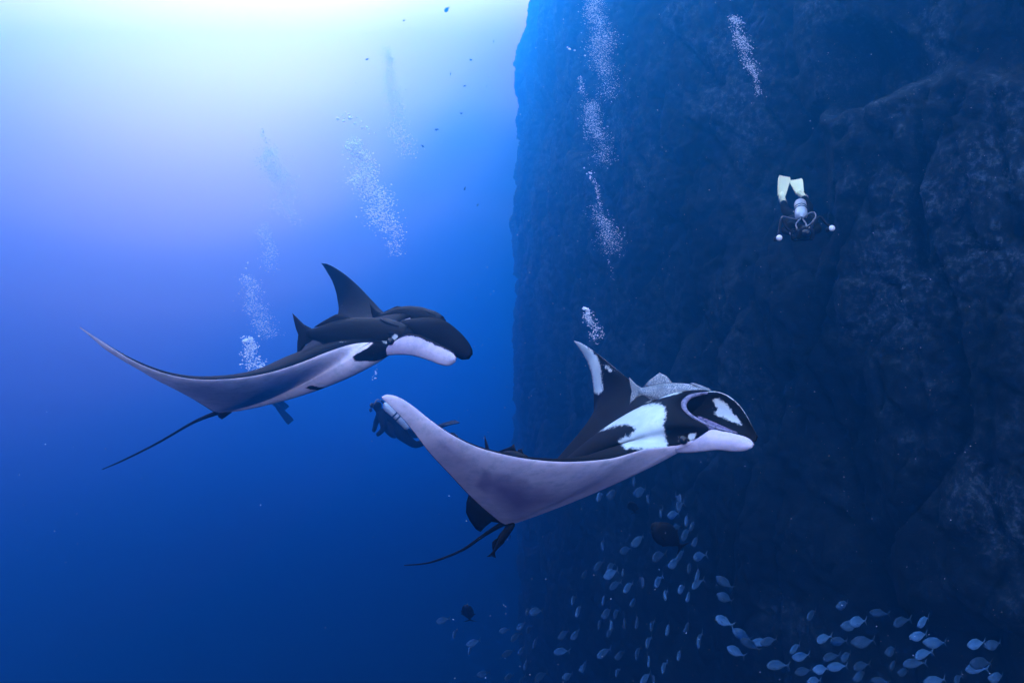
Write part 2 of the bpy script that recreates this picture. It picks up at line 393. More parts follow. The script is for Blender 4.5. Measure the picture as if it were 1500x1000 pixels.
def manta_spotted():
    mb = MB()
    st = [(559,581,2.75, 559.6,583.5,2.76, .003,.002),
          (568,578,2.78, 571,593.6,2.80, .008,.006),
          (585,582,2.84, 590,613,2.90, .014,.011),
          (607,596,2.92, 607,634,3.02, .020,.016),
          (630,614.6,3.0, 630,664,3.17, .028,.021),
          (658,634,3.1, 658,694,3.42, .036,.027),
          (691,651,3.2, 686,724,3.77, .048,.036),
          (725,662,3.3, 708,745,4.12, .060,.046),
          (775,672,3.43, 722,757,4.42, .075,.055),
          (834,676,3.57, 731,765,4.66, .095,.060),
          (895,671,3.69, 736,768,4.76, .125,.060),
          (943,658,3.77, 739,769,4.81, .15,.055),
          (977,654,3.80, 742,770,4.86, .17,.050),
          (1003,648,3.78, 743,770,4.87, .18,.050),
          (1038,629,3.73, 744,769,4.88, .19,.060),
          (1014,611,3.85, 745,768,4.89, .20,.090),
          (1001,595,4.0, 746,767,4.90, .20,.110),
          (1011,581,4.14, 747,766,4.92, .20,.110),
          (1044,576,4.29, 748,765,4.95, .19,.100),
          (1020,576,4.47, 752,760,5.0, .16,.100),
          (985,579,4.63, 765,738,5.1, .13,.112),
          (950,577,4.79, 800,692,5.2, .10,.088),
          (925,558,4.95, 843,650,5.3, .07,.056),
          (902,540,5.1, 866,620,5.4, .045,.036),
          (880,522,5.25, 870,582,5.46, .03,.024),
          (862,509,5.38, 867,550,5.5, .02,.016),
          (850,502,5.45, 858,525,5.5, .012,.010),
          (841,499,5.5, 843,502,5.5, .004,.003)]
    z3 = lambda p: Z3(p, 4.547, 810, 480); z4 = lambda p: Z3(p, 3.572, 540, 560)
    shoulder = z3([(245,700),(290,650),(360,595),(500,545),(640,510),(705,505),(745,525),(748,580),(738,640),(745,720),(765,800),(600,806),(480,800),(440,755),(470,730),(520,715),(552,680),(535,655),(480,640),(420,650),(340,675)])
    tipband = z3([(110,60),(160,70),(230,130),(290,190),(322,280),(330,420),(302,442),(275,425),(258,300),(228,220),(180,150)])
    tipgrey = z3([(320,235),(370,240),(412,285),(380,300),(330,270)])
    backstripe = z3([(575,497),(640,470),(740,438),(865,428),(800,448),(690,475),(620,500)])
    eyewhite = z3([(905,712),(925,700),(958,702),(950,728),(918,750),(905,735)])
    eyeblue = z3([(815,720),(850,700),(868,730),(850,780),(825,765)])
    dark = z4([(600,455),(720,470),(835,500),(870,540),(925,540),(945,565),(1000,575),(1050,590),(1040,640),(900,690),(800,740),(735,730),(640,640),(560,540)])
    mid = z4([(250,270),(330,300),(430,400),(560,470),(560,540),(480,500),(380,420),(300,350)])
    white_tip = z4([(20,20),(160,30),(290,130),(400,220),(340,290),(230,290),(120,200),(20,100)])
    def marks(V, dors, s, c):
        x, y = pix(V); o = np.zeros((len(V), 3))
        far = s > 18.5
        w = np.maximum.reduce([soft(shoulder, x, y, 6.5)*(s < 18), soft(tipband, x, y, 5.)*(s > 21), .52*soft(tipgrey, x, y, 5.)*(s > 21), soft(backstripe, x, y, 2.)*(s < 20), soft(eyewhite, x, y, 3.5), .45*soft(eyeblue, x, y, 4.)])
        belly = np.clip((.985-c)/.02, 0, 1)
        # the dark skin of the head wraps below the eye
        head = np.clip((s-12.25)/.3, 0, 1)*np.clip((14.6-s)/.3, 0, 1)*(c < .0005)
        o[:, 0] = np.where(dors, w, belly*(1-head)*(1-np.clip((s-14.4)/.3, 0, 1)*np.clip((19.2-s)/.3, 0, 1)*np.clip((.22-c)/.04, 0, 1)))
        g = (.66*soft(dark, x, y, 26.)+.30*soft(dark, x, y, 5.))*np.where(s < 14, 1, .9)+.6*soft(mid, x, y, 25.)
        g = np.maximum(g, .66*(1-soft(white_tip, x, y, 22.))*np.clip(.30+c/.45, 0, 1))  # grey belly skin with shading painted in: paler tip, darker towards the rear
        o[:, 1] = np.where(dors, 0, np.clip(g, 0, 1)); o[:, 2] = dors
        return o
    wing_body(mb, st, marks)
    # head fin on the far side, seen from inside
    fp = z3([(1060,480),(1105,470),(1150,500),(1180,545),(1235,610),(1255,645),(1190,625),(1120,590),(1070,580),(1098,540)])
    def mfar(V, front, t, w):
        x, y = pix(V); o = np.zeros((len(V), 3)); o[:, 0] = np.where(front, soft(fp, x, y, 5.), 0)
        o[:, 0] = np.maximum(o[:, 0], .75*(w < .02)*(t > .3)); o[:, 1] = .15; o[:, 2] = 1
        return o
    lobe(mb, [(990,586,4.3),(1006,582,4.24),(1028,575.5,4.22),(1048,573,4.2),(1066,579,4.15),(1081,591,4.1),(1093,607,4.05),(1103,626,4.0),(1110,639,3.97)],
             [(984,606,4.36),(1000,604,4.28),(1013,614,4.22),(1033,625,4.14),(1053,633,4.06),(1070,639,4.0),(1086,644,3.97),(1099,648,3.96),(1108,646,3.96)], -.22, .018, mfar)
    def mnear(V, front, t, w):
        o = np.zeros((len(V), 3)); o[:, 0] = np.where(front, np.clip((w-.0)/.06, 0, 1), .1); o[:, 1] = .58-.2*t; return o
    lobe(mb, [(1000,652,3.82),(1022,643,3.75),(1041,629,3.71),(1058,630.5,3.66),(1076,634,3.62),(1091,638.5,3.6),(1101,644,3.58),(1105,650,3.57)],
             [(962,664,3.93),(985,663,3.86),(1008,663,3.78),(1030,661,3.7),(1050,659,3.65),(1072,661,3.62),(1090,660,3.6),(1102,655,3.58)], .09, .024, mnear)
    # lower lip between the fins
    lobe(mb, [(1022,609,3.96),(1030,611,3.92),(1044,617,3.86),(1062,625,3.78),(1080,633,3.7)],
             [(1023,616,3.9),(1030,624,3.86),(1044,631,3.8),(1062,635,3.74),(1080,636,3.69)], -.1, .012, lambda V, f, t, w: np.tile([.55, .93, 1], (len(V), 1)), per=3, nw=10)
    # upper lip
    tube(mb, [P(1050,575,4.27),P(1030,576,4.2),P(1012,580.5,4.12),P(1003,588,4.04),P(1002,597,3.96),P(1009,606,3.87),P(1024,615.5,3.79),P(1042,624,3.72),P(1060,629.5,3.67),P(1080,634,3.63)],
         [.004,.010,.015,.019,.018,.012,.009,.007,.006,.004], 10, 6, (.60,.78,1))
    # tail
    tube(mb, [P(748,762,4.84),P(734.6,767.5,4.88),P(708,784,4.95),P(680,803.6,5.02),P(652,816,5.08),P(624,824.6,5.13),P(592,827.5,5.18)], [.034,.022,.014,.011,.009,.007,.004], 8, 6)
    # pelvic fin hanging below the trailing edge
    slab(mb, [P(*q) for q in [(748,752,4.84),(722,738,4.9),(700,726,4.95),(687,722,4.97),(683,736,5.0),(682.5,750,5.02),(688,762,5.03),(697,775,5.03),(704,778.5,5.0),(711,771,4.97),(720,764,4.93),(736,766,4.88),(750,764,4.84)]], .03, (.2,-1,.25))
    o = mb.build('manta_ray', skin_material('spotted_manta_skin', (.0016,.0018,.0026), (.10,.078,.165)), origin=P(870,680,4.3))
    tag(o, 'black manta ray with white shoulder patches and a grey fish on its head', 'manta ray', 'manta rays gliding past')
    e = MB(); ball(e, P(1001,644,3.765), .030); e.build('eye', mat('manta_eye', (.004,.004,.006), .25, 0, .3), o)
    return o
manta1 = manta_spotted()

def manta_dark():
    mb = MB()
    st = [(117,479,3.4, 118,481,3.41, .003,.002),
          (134,490,3.44, 136,496,3.46, .006,.004),
          (152,501.5,3.5, 152,510,3.52, .010,.006),
          (186,523,3.6, 178,527,3.65, .016,.009),
          (217,538,3.7, 204,542,3.8, .022,.014),
          (250,549,3.8, 232,558,4.0, .03,.020),
          (285,555,3.9, 258,571,4.25, .042,.028),
          (321,555.5,4.0, 282,584,4.6, .058,.039),
          (360,552,4.1, 300,595,4.9, .075,.051),
          (400,544,4.2, 311,602,5.1, .095,.066),
          (440,531,4.3, 316,604,5.2, .115,.086),
          (480,515,4.38, 320,605,5.22, .135,.101),
          (515,504,4.42, 322,605,5.24, .15,.117),
          (545,501,4.4, 324,605,5.25, .16,.125),
          (570,503,4.38, 325,605,5.26, .165,.125),
          (592,493,4.36, 326,604,5.27, .17,.125),
          (584,483,4.5, 327,603,5.28, .17,.125),
          (582,475,4.65, 328,602,5.30, .17,.125),
          (592,468,4.8, 330,600,5.32, .16,.125),
          (605,463,4.95, 333,597,5.35, .15,.117),
          (590,462,5.1, 345,585,5.4, .13,.101),
          (575,461,5.25, 380,560,5.5, .11,.086),
          (562,457,5.4, 430,520,5.6, .08,.062),
          (546,441,5.6, 470,490,5.75, .055,.039),
          (526,420,5.75, 494,462,5.85, .035,.023),
          (508,404,5.85, 494,437,5.95, .022,.016),
          (492,393,5.95, 488,415,6.0, .014,.009),
          (480,387,6.0, 480,400,6.05, .008,.006),
          (471,385.5,6.05, 472,387,6.05, .004,.003)]
    z1 = lambda p: Z3(p, 5., 420, 370); z2 = lambda p: Z3(p, 3.847, 100, 440)
    patch = z1([(480,760),(540,725),(600,700),(720,700),(740,725),(640,770),(560,795),(500,795)])
    eyew = z1([(765,610),(800,595),(815,615),(790,650),(765,640)]); eyew2 = z1([(695,650),(735,635),(745,665),(715,680)])
    dark = z2([(640,500),(760,480),(900,500),(1100,520),(1200,540),(1060,600),(900,630),(810,630),(700,550)])
    gill = z1([(140,985),(190,968),(240,985),(330,992),(250,1010),(150,1000)])
    streak = z1([(330,680),(450,600),(560,590),(600,620),(540,640),(430,670)])
    def marks(V, dors, s, c):
        x, y = pix(V); o = np.zeros((len(V), 3))
        w = np.maximum.reduce([.9*soft(eyew, x, y, 3.), .6*soft(eyew2, x, y, 3.), .3*soft(streak, x, y, 3.)])*(s < 16)
        belly = np.clip((.985-c)/.02, 0, 1)
        head = np.clip((s-12.9)/.3, 0, 1)*np.clip((15.4-s)/.3, 0, 1)*(c < .09)
        pb = np.maximum(soft(patch, x, y, 2.)*(s > 10), soft(gill, x, y, 1.))
        o[:, 0] = np.where(dors, w, belly*(1-head)*(1-pb))
        o[:, 1] = np.where(dors, 0, np.clip(.28*np.clip(.3+c/.4, 0, 1)+.25*soft(dark, x, y, 14.), 0, 1)); o[:, 2] = dors
        return o
    wing_body(mb, st, marks)
    def mfar(V, front, t, w):
        o = np.zeros((len(V), 3)); o[:, 0] = .9*((w > .96) & (t > .86)); return o
    lobe(mb, [(584,471,4.82),(608,466.5,4.76),(632,465,4.72),(652,470,4.68),(670,483,4.64),(684,498,4.6),(691.5,511,4.57),(692.5,519,4.56)],
             [(582,482,4.72),(598,488,4.66),(616,496,4.62),(634,505,4.58),(650,513,4.56),(664,520,4.55),(676,526.5,4.55),(687,526,4.555)], .12, .02, mfar)
    def mnear(V, front, t, w):
        o = np.zeros((len(V), 3)); o[:, 0] = np.where(front, np.clip((w-.0)/.22, 0, 1), .3); o[:, 1] = .62-.2*t; return o
    lobe(mb, [(560,506,4.44),(577,500,4.38),(593,490,4.33),(611,490,4.28),(631,498,4.24),(650,507,4.2),(664,514,4.18),(669,523,4.17)],
             [(540,522,4.5),(562,521,4.44),(584,519.5,4.36),(605,521,4.3),(629,528,4.25),(645,534,4.21),(658,535.5,4.19),(667,530,4.17)], .08, .02, mnear)
    tube(mb, [P(330,601,5.25),P(317,604.5,5.28),P(282,619,5.35),P(230,649,5.44),P(178,675,5.52),P(150,687,5.56)], [.034,.022,.013,.010,.008,.004], 8, 6)
    slab(mb, [P(a, b, 5.2) for a, b in [(318,604),(320,611),(325,614),(330,611),(338,605),(345,600),(335,600)]], .02, (.2,-1,.2))
    o = mb.build('manta_ray', skin_material('dark_manta_skin', (.0016,.0018,.0028), (.13,.10,.20)), origin=P(450,530,4.8))
    tag(o, 'manta ray with plain black back, head fins unrolled and dark fish on its back', 'manta ray', 'manta rays gliding past')
    e = MB(); ball(e, P(572,500,4.355), .028); e.build('eye', mat('manta_eye_dark', (.004,.004,.006), .25, 0, .3), o)
    return o
manta2 = manta_dark()

# ---------------------------------------------------------------- fish
def fish_mesh(mb, xs, hs, ws, zc=None, tail='fork', dorsal=None, anal=None, pect=None, bend=0., tail_h=.16, ns=14, tail_x=.84):
    """local: snout at x=0, tail end x=1, z up, y to the side"""
    t = np.linspace(0, 1, 26); X = np.interp(t, np.linspace(0, 1, len(xs)), xs)
    X = np.unique(np.r_[np.linspace(xs[0], xs[-1], 26), xs[1], xs[2]])
    H = np.interp(X, xs, hs); Wd = np.interp(X, xs, ws); Zc = np.interp(X, xs, zc) if zc is not None else 0*X
    k = np.array([.25, .5, .25])
    for _ in range(2):
        H[1:-1] = np.convolve(H, k, 'valid'); Wd[1:-1] = np.convolve(Wd, k, 'valid')
    Y0 = lambda x: bend*(np.asarray(x)-.35)**2
    V = []; col = []
    for x, h, w, z in zip(X, H, Wd, Zc):
        for j in range(ns):
            a = 2*math.pi*j/ns; V.append((x, Y0(x)+w*math.cos(a), z+h*math.sin(a)))
    Fc = grid_faces(len(X), ns, True); Fc.append(tuple(range(ns))[::-1]); Fc.append(tuple((len(X)-1)*ns+j for j in range(ns)))
    V = np.array(V); hn = np.clip(.5+V[:, 2]/(2*max(hs)), 0, 1)
    mb.add(V, Fc, np.column_stack([hn, np.zeros(len(V)), V[:, 0]]))
    def fin(poly, th=.006, fin_amt=1.):
        O = np.array([(x, float(Y0(x)), z) for x, z in poly]); slab(mb, O, th, (0, 1, 0), (.6, fin_amt, .5))
    th = tail_h; tx = tail_x
    if tail == 'fork': fin([(tx-.03, .022), (tx+.05, .07), (1.0, th*1.15), (.985, th*.8), (.93, .03), (.915, 0), (.93, -.03), (.985, -th*.8), (1.0, -th*1.15), (tx+.05, -.07), (tx-.03, -.022)])
    else: fin([(tx-.03, .03), (tx+.06, .08), (.985, th), (.97, th*.3), (.955, 0), (.97, -th*.35), (.985, -th), (tx+.06, -.08), (tx-.03, -.03)])
    for pl in (dorsal or []): fin(pl)
    for pl in (anal or []): fin(pl)
    for sgn in (-1, 1):
        if pect:
            x0, z0, ln, dr = pect
            slab(mb, [(x0, sgn*ws[2]*.9, z0), (x0+ln*.35, sgn*(ws[2]+ln*.45), z0-dr*.3), (x0+ln, sgn*(ws[2]+ln*.55), z0-dr), (x0+ln*.5, sgn*(ws[2]+ln*.1), z0-dr*.8)], .004, (0, .5, .8), (.6, 1., .5))
def frame_from(head, tail, up, span=1.0):
    h = np.asarray(head, float); t = np.asarray(tail, float); L_ = np.linalg.norm(t-h); x = (t-h)/L_
    z = np.asarray(up, float); z = nrm(z-x*(z@x)); y = np.cross(z, x)
    from mathutils import Matrix
    M = Matrix.Identity(4)
    for r in range(3):
        M[r][0] = x[r]*L_; M[r][1] = y[r]*L_; M[r][2] = z[r]*L_; M[r][3] = h[r]
    return M
def fish_material(name, back, belly, fin, rough=.45, spots=None):
    m, t, b = new_mat(name)
    at = tnode(t, 'ShaderNodeAttribute', attribute_name='marks'); sp = tnode(t, 'ShaderNodeSeparateColor', {0: at.outputs['Color']})
    c = tramp(t, sp.outputs[0], [(.35, belly), (.8, back)])
    tcn = tnode(t, 'ShaderNodeTexCoord')
    n = tnode(t, 'ShaderNodeTexNoise', {'Vector': tcn.outputs['Object'], 'Scale': 30., 'Detail': 5., 'Roughness': .7})
    c = tmix(t, .5, c, tmix(t, 1., c, tramp(t, n.outputs[0], [(.35, .45), (.65, 1.3)]), 'MULTIPLY'))
    c = tmix(t, sp.outputs[1], c, fin)
    if spots:
        v = tnode(t, 'ShaderNodeTexVoronoi', {'Vector': tcn.outputs['Object'], 'Scale': 75.})
        v2 = tnode(t, 'ShaderNodeTexNoise', {'Vector': tcn.outputs['Object'], 'Scale': 7., 'Detail': 3.})
        s1 = tramp(t, v.outputs['Distance'], [(.0, 1.), (.5, 0.)]); s2 = tramp(t, v2.outputs[0], [(.40, 0.), (.55, 1.)])
        mm = tnode(t, 'ShaderNodeMath', {0: s1, 1: s2}, operation='MULTIPLY')
        c = tmix(t, mm.outputs[0], c, spots)
    if name.startswith('silver'):   # no two fish are equally bright
        oi = tnode(t, 'ShaderNodeObjectInfo'); c = tmix(t, 1., c, tramp(t, oi.outputs['Random'], [(0., .22), (1., .85)]), 'MULTIPLY')
    t.links.new(c, b.inputs['Base Color']); b.inputs['Roughness'].default_value = rough; b.inputs['Specular IOR Level'].default_value = .12
    bmp = tnode(t, 'ShaderNodeBump', {'Strength': .3, 'Distance': .01, 'Height': n.outputs[0]}); t.links.new(bmp.outputs[0], b.inputs['Normal'])
    return m
def make_fish(name, mbf, M, material):
    o = mbf.build(name, material, origin=(0, 0, 0)); o.matrix_world = M; return o
def remora(bend=.0, body=1.0, fh=1.0):
    mb = MB()
    fish_mesh(mb, [0,.03,.12,.3,.5,.68,.80,.88], [.022,.05,.088,.118*body,.125*body,.09*body,.05,.036], [.03,.055,.075,.085,.08,.055,.03,.014], zc=[.0,0,.0,-.01,-.012,-.005,0,0],
              tail='lunate', tail_h=.17, bend=bend, dorsal=[[(.46,.10),(.54,.12+.07*fh),(.62,.125+.10*fh),(.67,.11+.08*fh),(.75,.08+.05*fh),(.82,.055),(.7,.06)]], anal=[[(.52,-.11),(.58,-.19),(.66,-.15),(.8,-.05),(.66,-.07)]], pect=(.24,-.03,.13,.06))
    # sucking disc on the crown
    slab(mb, [(.02,0,.045)]+[(.14+.12*math.cos(a), .06*math.sin(a), .075+.35*.12*math.cos(a)) for a in np.linspace(2.6, -2.6, 9)], .012, (-.2,0,1), (.9,.5,0))
    return mb
m_grey = fish_material('grey_remora_skin', (.11,.13,.15), (.20,.23,.26), (.14,.16,.18), .5, (.60,.66,.70))
m_dark = fish_material('dark_remora_skin', (.003,.0035,.0045), (.004,.005,.006), (.004,.0045,.006), .6)
f = make_fish('remora', remora(.18), frame_from(P(1045,577,4.34), P(924,572,4.74), (0.12,-.1,1)), m_grey)
tag(f, 'pale grey speckled remora riding on the head of the white-patched manta', 'remora')
f = make_fish('remora', remora(.1, 1.1, .25), frame_from(P(604,488,4.42), P(434,489,4.72), (-.1,-.15,1)), m_dark)
tag(f, 'dark remora lying along the black back, its white-edged tail sticking out behind', 'remora', 'dark remoras on the black manta')
f = make_fish('remora', remora(.12, 1.25, .1), frame_from(P(652,470,4.80), P(545,463,5.15), (-.2,-.1,1)), m_dark)
tag(f, 'dark remora riding above the unrolled black head fin', 'remora', 'dark remoras on the black manta')
f = make_fish('remora', remora(.25), frame_from(P(752,765,4.75), P(716,812,4.8), (-.9,-.3,-.5)), m_dark)
tag(f, 'small dark remora hanging below the tail of the white-patched manta', 'remora')

def jack(bend=0., deep=1.0):
    mb = MB()
    fish_mesh(mb, [0,.03,.1,.22,.38,.55,.70,.80,.86], [.03,.075,.13,.175*deep,.19*deep,.16*deep,.09,.035,.018], [.02,.035,.055,.075,.08,.065,.04,.016,.012],
              tail='fork', tail_h=.19, bend=bend, dorsal=[[(.30,.17),(.36,.225),(.42,.20),(.42,.17)], [(.44,.16),(.50,.245),(.55,.20),(.80,.05),(.66,.10)]], anal=[[(.48,-.16),(.53,-.235),(.58,-.18),(.80,-.05),(.66,-.10)]], pect=(.24,-.03,.17,.07))
    return mb
m_jack = fish_material('silver_blue_jack_skin', (.04,.13,.25), (.10,.25,.44), (.05,.13,.22), .5)
m_black = fish_material('black_jack_skin', (.0012,.0014,.002), (.002,.0024,.003), (.0015,.0018,.0025), .6)
m_small = fish_material('small_dark_fish_skin', (.015,.02,.03), (.05,.06,.08), (.02,.025,.03), .5)

# the black jacks
f = make_fish('black_jack', jack(.15, 1.3), frame_from(P(956,768,8.3), P(1004,806,8.5), (.5,-.2,1)), m_black)
tag(f, 'black jack swimming among the pale fish below the white-patched head', 'fish')
f = make_fish('black_jack', jack(.2), frame_from(P(788,700,4.9), P(714,662,5.5), (.2,-.1,1)), m_black)
tag(f, 'dark fish with pale fin tips half hidden behind the long pale wing', 'fish')
f = make_fish('black_jack', jack(), frame_from(P(683,886,12.), P(689,910,12.4), (-1,-.2,.3)), m_black)
tag(f, 'lone dark fish diving in the deep blue beneath the thin tail', 'fish')
f = make_fish('black_jack', jack(), frame_from(P(924,735,13.), P(931,752,13.4), (-1,-.2,.3)), m_black)
tag(f, 'small dark fish just under the white-patched manta beside pale jacks', 'fish')

# the school of pale jacks: pixel of the body, size factor, heading
jk = [jack(b, d).build('jack_fish', m_jack, origin=(0, 0, 0)) for b, d in ((0., 1.2), (.3, 1.28), (-.3, 1.12))]
protos = [o.data for o in jk]
for o in jk: bpy.data.objects.remove(o)
z6 = lambda p: [(820+a/3.125, 680+b/3.125) for a, b in p]
col1 = z6([(340,78),(368,125),(402,157),(182,147),(242,137),(462,222),(518,230),(548,158),(545,190),(580,258),(608,280),(530,293),(575,320),(622,352),(194,368),(300,392),(358,350),(448,420),(550,415),(525,452),(636,420),(592,474),(632,505),(626,545),(178,462),(116,500),(230,470),(232,500),(290,492),(250,552),(312,562),(380,538),(448,535),(556,570),(590,602),(482,596),(200,620),(338,630),(60,620),(84,670),(216,680),(255,682),(182,730),(236,735),(226,768),(296,725),(354,720),(420,736),(494,754),(584,745),(636,804),(16,778),(72,778),(402,812),(200,862),(276,872),(354,862),(546,872),(408,898),(474,928),(110,925),(40,970),(262,950),(390,980),(430,985)])
z5 = lambda p: [(600+a/3.75, 820+b/3.75) for a, b in p]
col0 = z5([(245,405),(330,490),(350,455),(648,282),(692,282),(612,362),(655,378),(690,450),(615,495),(580,420),(540,510),(640,570),(715,640),(545,640),(840,408),(830,500),(865,635),(950,590),(180,330),(520,385),(405,625),(612,665)])
thin = z6([(752,538),(756,610),(748,715),(804,855),(832,778),(868,820)])
z7 = lambda p: [(1100+a/3.75, 840+b/3.75) for a, b in p]
near = z7([(330,225),(505,172),(700,215),(585,262),(545,285),(820,262),(945,262),(1010,380),(395,355),(480,370),(615,375),(45,375),(240,410),(275,455),(435,455),(520,455),(770,425),(890,490),(780,500),(840,540),(940,440),(1235,385),(1330,390),(1230,520),(1260,490),(1350,570),(140,500),(285,535),(385,525),(600,505),(470,510),(600,560),(705,585),(345,588),(1010,590),(1130,585),(95,370)])
bright = z7([(922,342)])
def put(px, py, D, L_, yaw, pit, label, group, i, matl=None):
    o = bpy.data.objects.new('jack_fish', protos[i % 3]); C.objects.link(o)
    c = P(px, py, D)
    hd = np.array([math.cos(yaw)*math.cos(pit), math.sin(yaw)*math.cos(pit), math.sin(pit)])
    o.matrix_world = frame_from(c+hd*L_*.45, c-hd*L_*.55, (.12*math.sin(i*2.1), .1*math.sin(i), 1))
    tag(o, label, 'fish', group); return o
R_ = random.Random(5)
n = 0
for k, (px, py) in enumerate(col1):
    D = R_.uniform(12., 15) if px > 930 or py < 800 else R_.uniform(14, 18)
    put(px, py, D, R_.uniform(.42, .52), math.radians(R_.uniform(215, 264)), R_.uniform(-.28, .05), 'pale blue jack in the column of fish streaming up beneath the white-patched manta', 'jacks in the column under the manta', n); n += 1
for k, (px, py) in enumerate(col0):
    put(px, py, R_.uniform(16, 21), R_.uniform(.44, .56), math.radians(R_.uniform(200, 262)), R_.uniform(-.4, .2), 'faint blue jack fading into the open water at the edge of the school', 'far jacks in open water', n); n += 1
for k, (px, py) in enumerate(thin):
    put(px, py, R_.uniform(11, 12.5), .42, math.radians(R_.uniform(170, 195)), R_.uniform(.45, .7), 'slender pale jack seen edge-on between the two shoals', 'edge-on jacks between the shoals', n); n += 1
for k, (px, py) in enumerate(near):
    put(px, py, R_.uniform(10.2, 12.4) if px < 1330 else R_.uniform(9.4, 10.6), R_.uniform(.36, .46), math.radians(R_.uniform(172, 228)), R_.uniform(-.15, .12), 'blue jack in the shoal gathered at the foot of the rock wall', 'jacks at the foot of the wall', n); n += 1
for px, py in bright:
    o = put(px, py, 9.2, .34, math.radians(188), -.05, 'brightest silver jack flashing its flank in the shoal below the wall', None, n)
# tiny far fish in the bright water
sf = [(655,14,52),(723,61,80),(690,88,10),(660,108,75),(681,126,20),(713,126,85),(676,166,15),(619,214,140),(681,276,70),(592,30,40),(538,87,30),(700,300,60),(640,190,20)]
for k, (px, py, a) in enumerate(sf):
    o = bpy.data.objects.new('reef_fish', protos[k % 3].copy() if k == 0 else sm); C.objects.link(o)
    if k == 0: sm = o.data; sm.materials.clear(); sm.materials.append(m_small)
    D = R_.uniform(17, 24); c = P(px, py, D); L_ = (12 if k == 0 else R_.uniform(4.5, 7))/F*D
    a = math.radians(a); v = np.array([math.cos(a), .3, math.sin(a)]); v /= np.linalg.norm(v)
    o.matrix_world = frame_from(c-v*L_/2, c+v*L_/2, (0, -.3, 1))
    tag(o, 'tiny dark reef fish against the bright water beside the rock wall', 'fish', 'tiny fish in the bright water')

# ---------------------------------------------------------------- divers
m_suit = mat('black_neoprene', (.002,.0022,.003), .85, 0, .05)
m_tank = mat('brushed_aluminium', (.30,.34,.38), .4, .2)
m_band = mat('black_webbing', (.005,.005,.007), .8, 0, .08)
m_yfin = mat('pale_yellow_rubber', (.60,.60,.34), .5)
m_bfin = mat('black_rubber', (.006,.007,.009), .6, 0, .1)
m_hose = mat('pale_hose_rubber', (.10,.12,.15), .5)
m_glass = mat('mask_glass', (.004,.005,.008), .12, 0, .25)
m_white = mat('white_diffuser', (.62,.64,.66), .5)
m_metal = mat('anodised_metal', (.002,.0025,.0035), .5, .0, .1)
m_glove = mat('pale_grip', (.45,.47,.5), .5)

def skin_body(name, joints, edges, radii, parent):
    """one continuous skinned figure; joints in world space"""
    keys = list(joints); V = [tuple(joints[k]) for k in keys]; E = [(keys.index(a), keys.index(b)) for a, b in edges]
    o0 = np.array(ROOT[parent.name])
    me = bpy.data.meshes.new(name); me.from_pydata([tuple(np.array(v)-o0) for v in V], E, [])
    o = bpy.data.objects.new(name, me); C.objects.link(o)
    md = o.modifiers.new('skin', 'SKIN'); md.use_smooth_shade = True
    o.modifiers.new('sub', 'SUBSURF').levels = 2
    for i, k in enumerate(keys):
        sv = me.skin_vertices[0].data[i]; r = radii[k]; sv.radius = r if isinstance(r, tuple) else (r, r); sv.use_root = (k == 'pelvis')
    dg = bpy.context.evaluated_depsgraph_get(); ev = bpy.data.meshes.new_from_object(o.evaluated_get(dg))
    o.modifiers.clear(); o.data = ev; bpy.data.meshes.remove(me); ev.name = name
    ev.polygons.foreach_set('use_smooth', [True]*len(ev.polygons)); ev.materials.clear(); ev.materials.append(m_suit)
    o.parent = parent; ROOT[o.name] = tuple(o0)
    return o
RAD = dict(pelvis=.16, waist=.14, chest=.175, neck=.075, head=.105, crown=.075, sl=.085, el=.058, wl=.042, pl=.038, sr=.085, er=.058, wr=.042, pr=.038,
           hl=.11, kl=.075, al=.052, hr=.11, kr=.075, ar=.052)
EDG = [('pelvis','waist'),('waist','chest'),('chest','neck'),('neck','head'),('head','crown'),('chest','sl'),('sl','el'),('el','wl'),('wl','pl'),('chest','sr'),('sr','er'),('er','wr'),('wr','pr'),
       ('pelvis','hl'),('hl','kl'),('kl','al'),('pelvis','hr'),('hr','kr'),('kr','ar')]
def fingers(parent, w, palm, side, matl):
    mb = MB(); w = np.array(w); palm = np.array(palm); d = nrm(palm-w); s = nrm(np.asarray(side, float)-d*(np.asarray(side, float)@d)); q = np.cross(d, s)
    for i, ln in enumerate((.065, .078, .083, .075)):
        b = palm+s*(i-1.5)*.021
        tube(mb, [b-d*.02, b+d*ln*.5, b+d*ln*.8+q*ln*.35, b+d*ln*.65+q*ln*.7], [.011,.010,.009,.007], 6, 3)
    b = palm-s*.035-d*.03
    tube(mb, [b, b-s*.03+d*.02, b-s*.03+d*.05+q*.02], [.012,.011,.008], 6, 3)
    ball(mb, palm-d*.01, (.045,.045,.045))
    mb.build('hand', matl, parent)
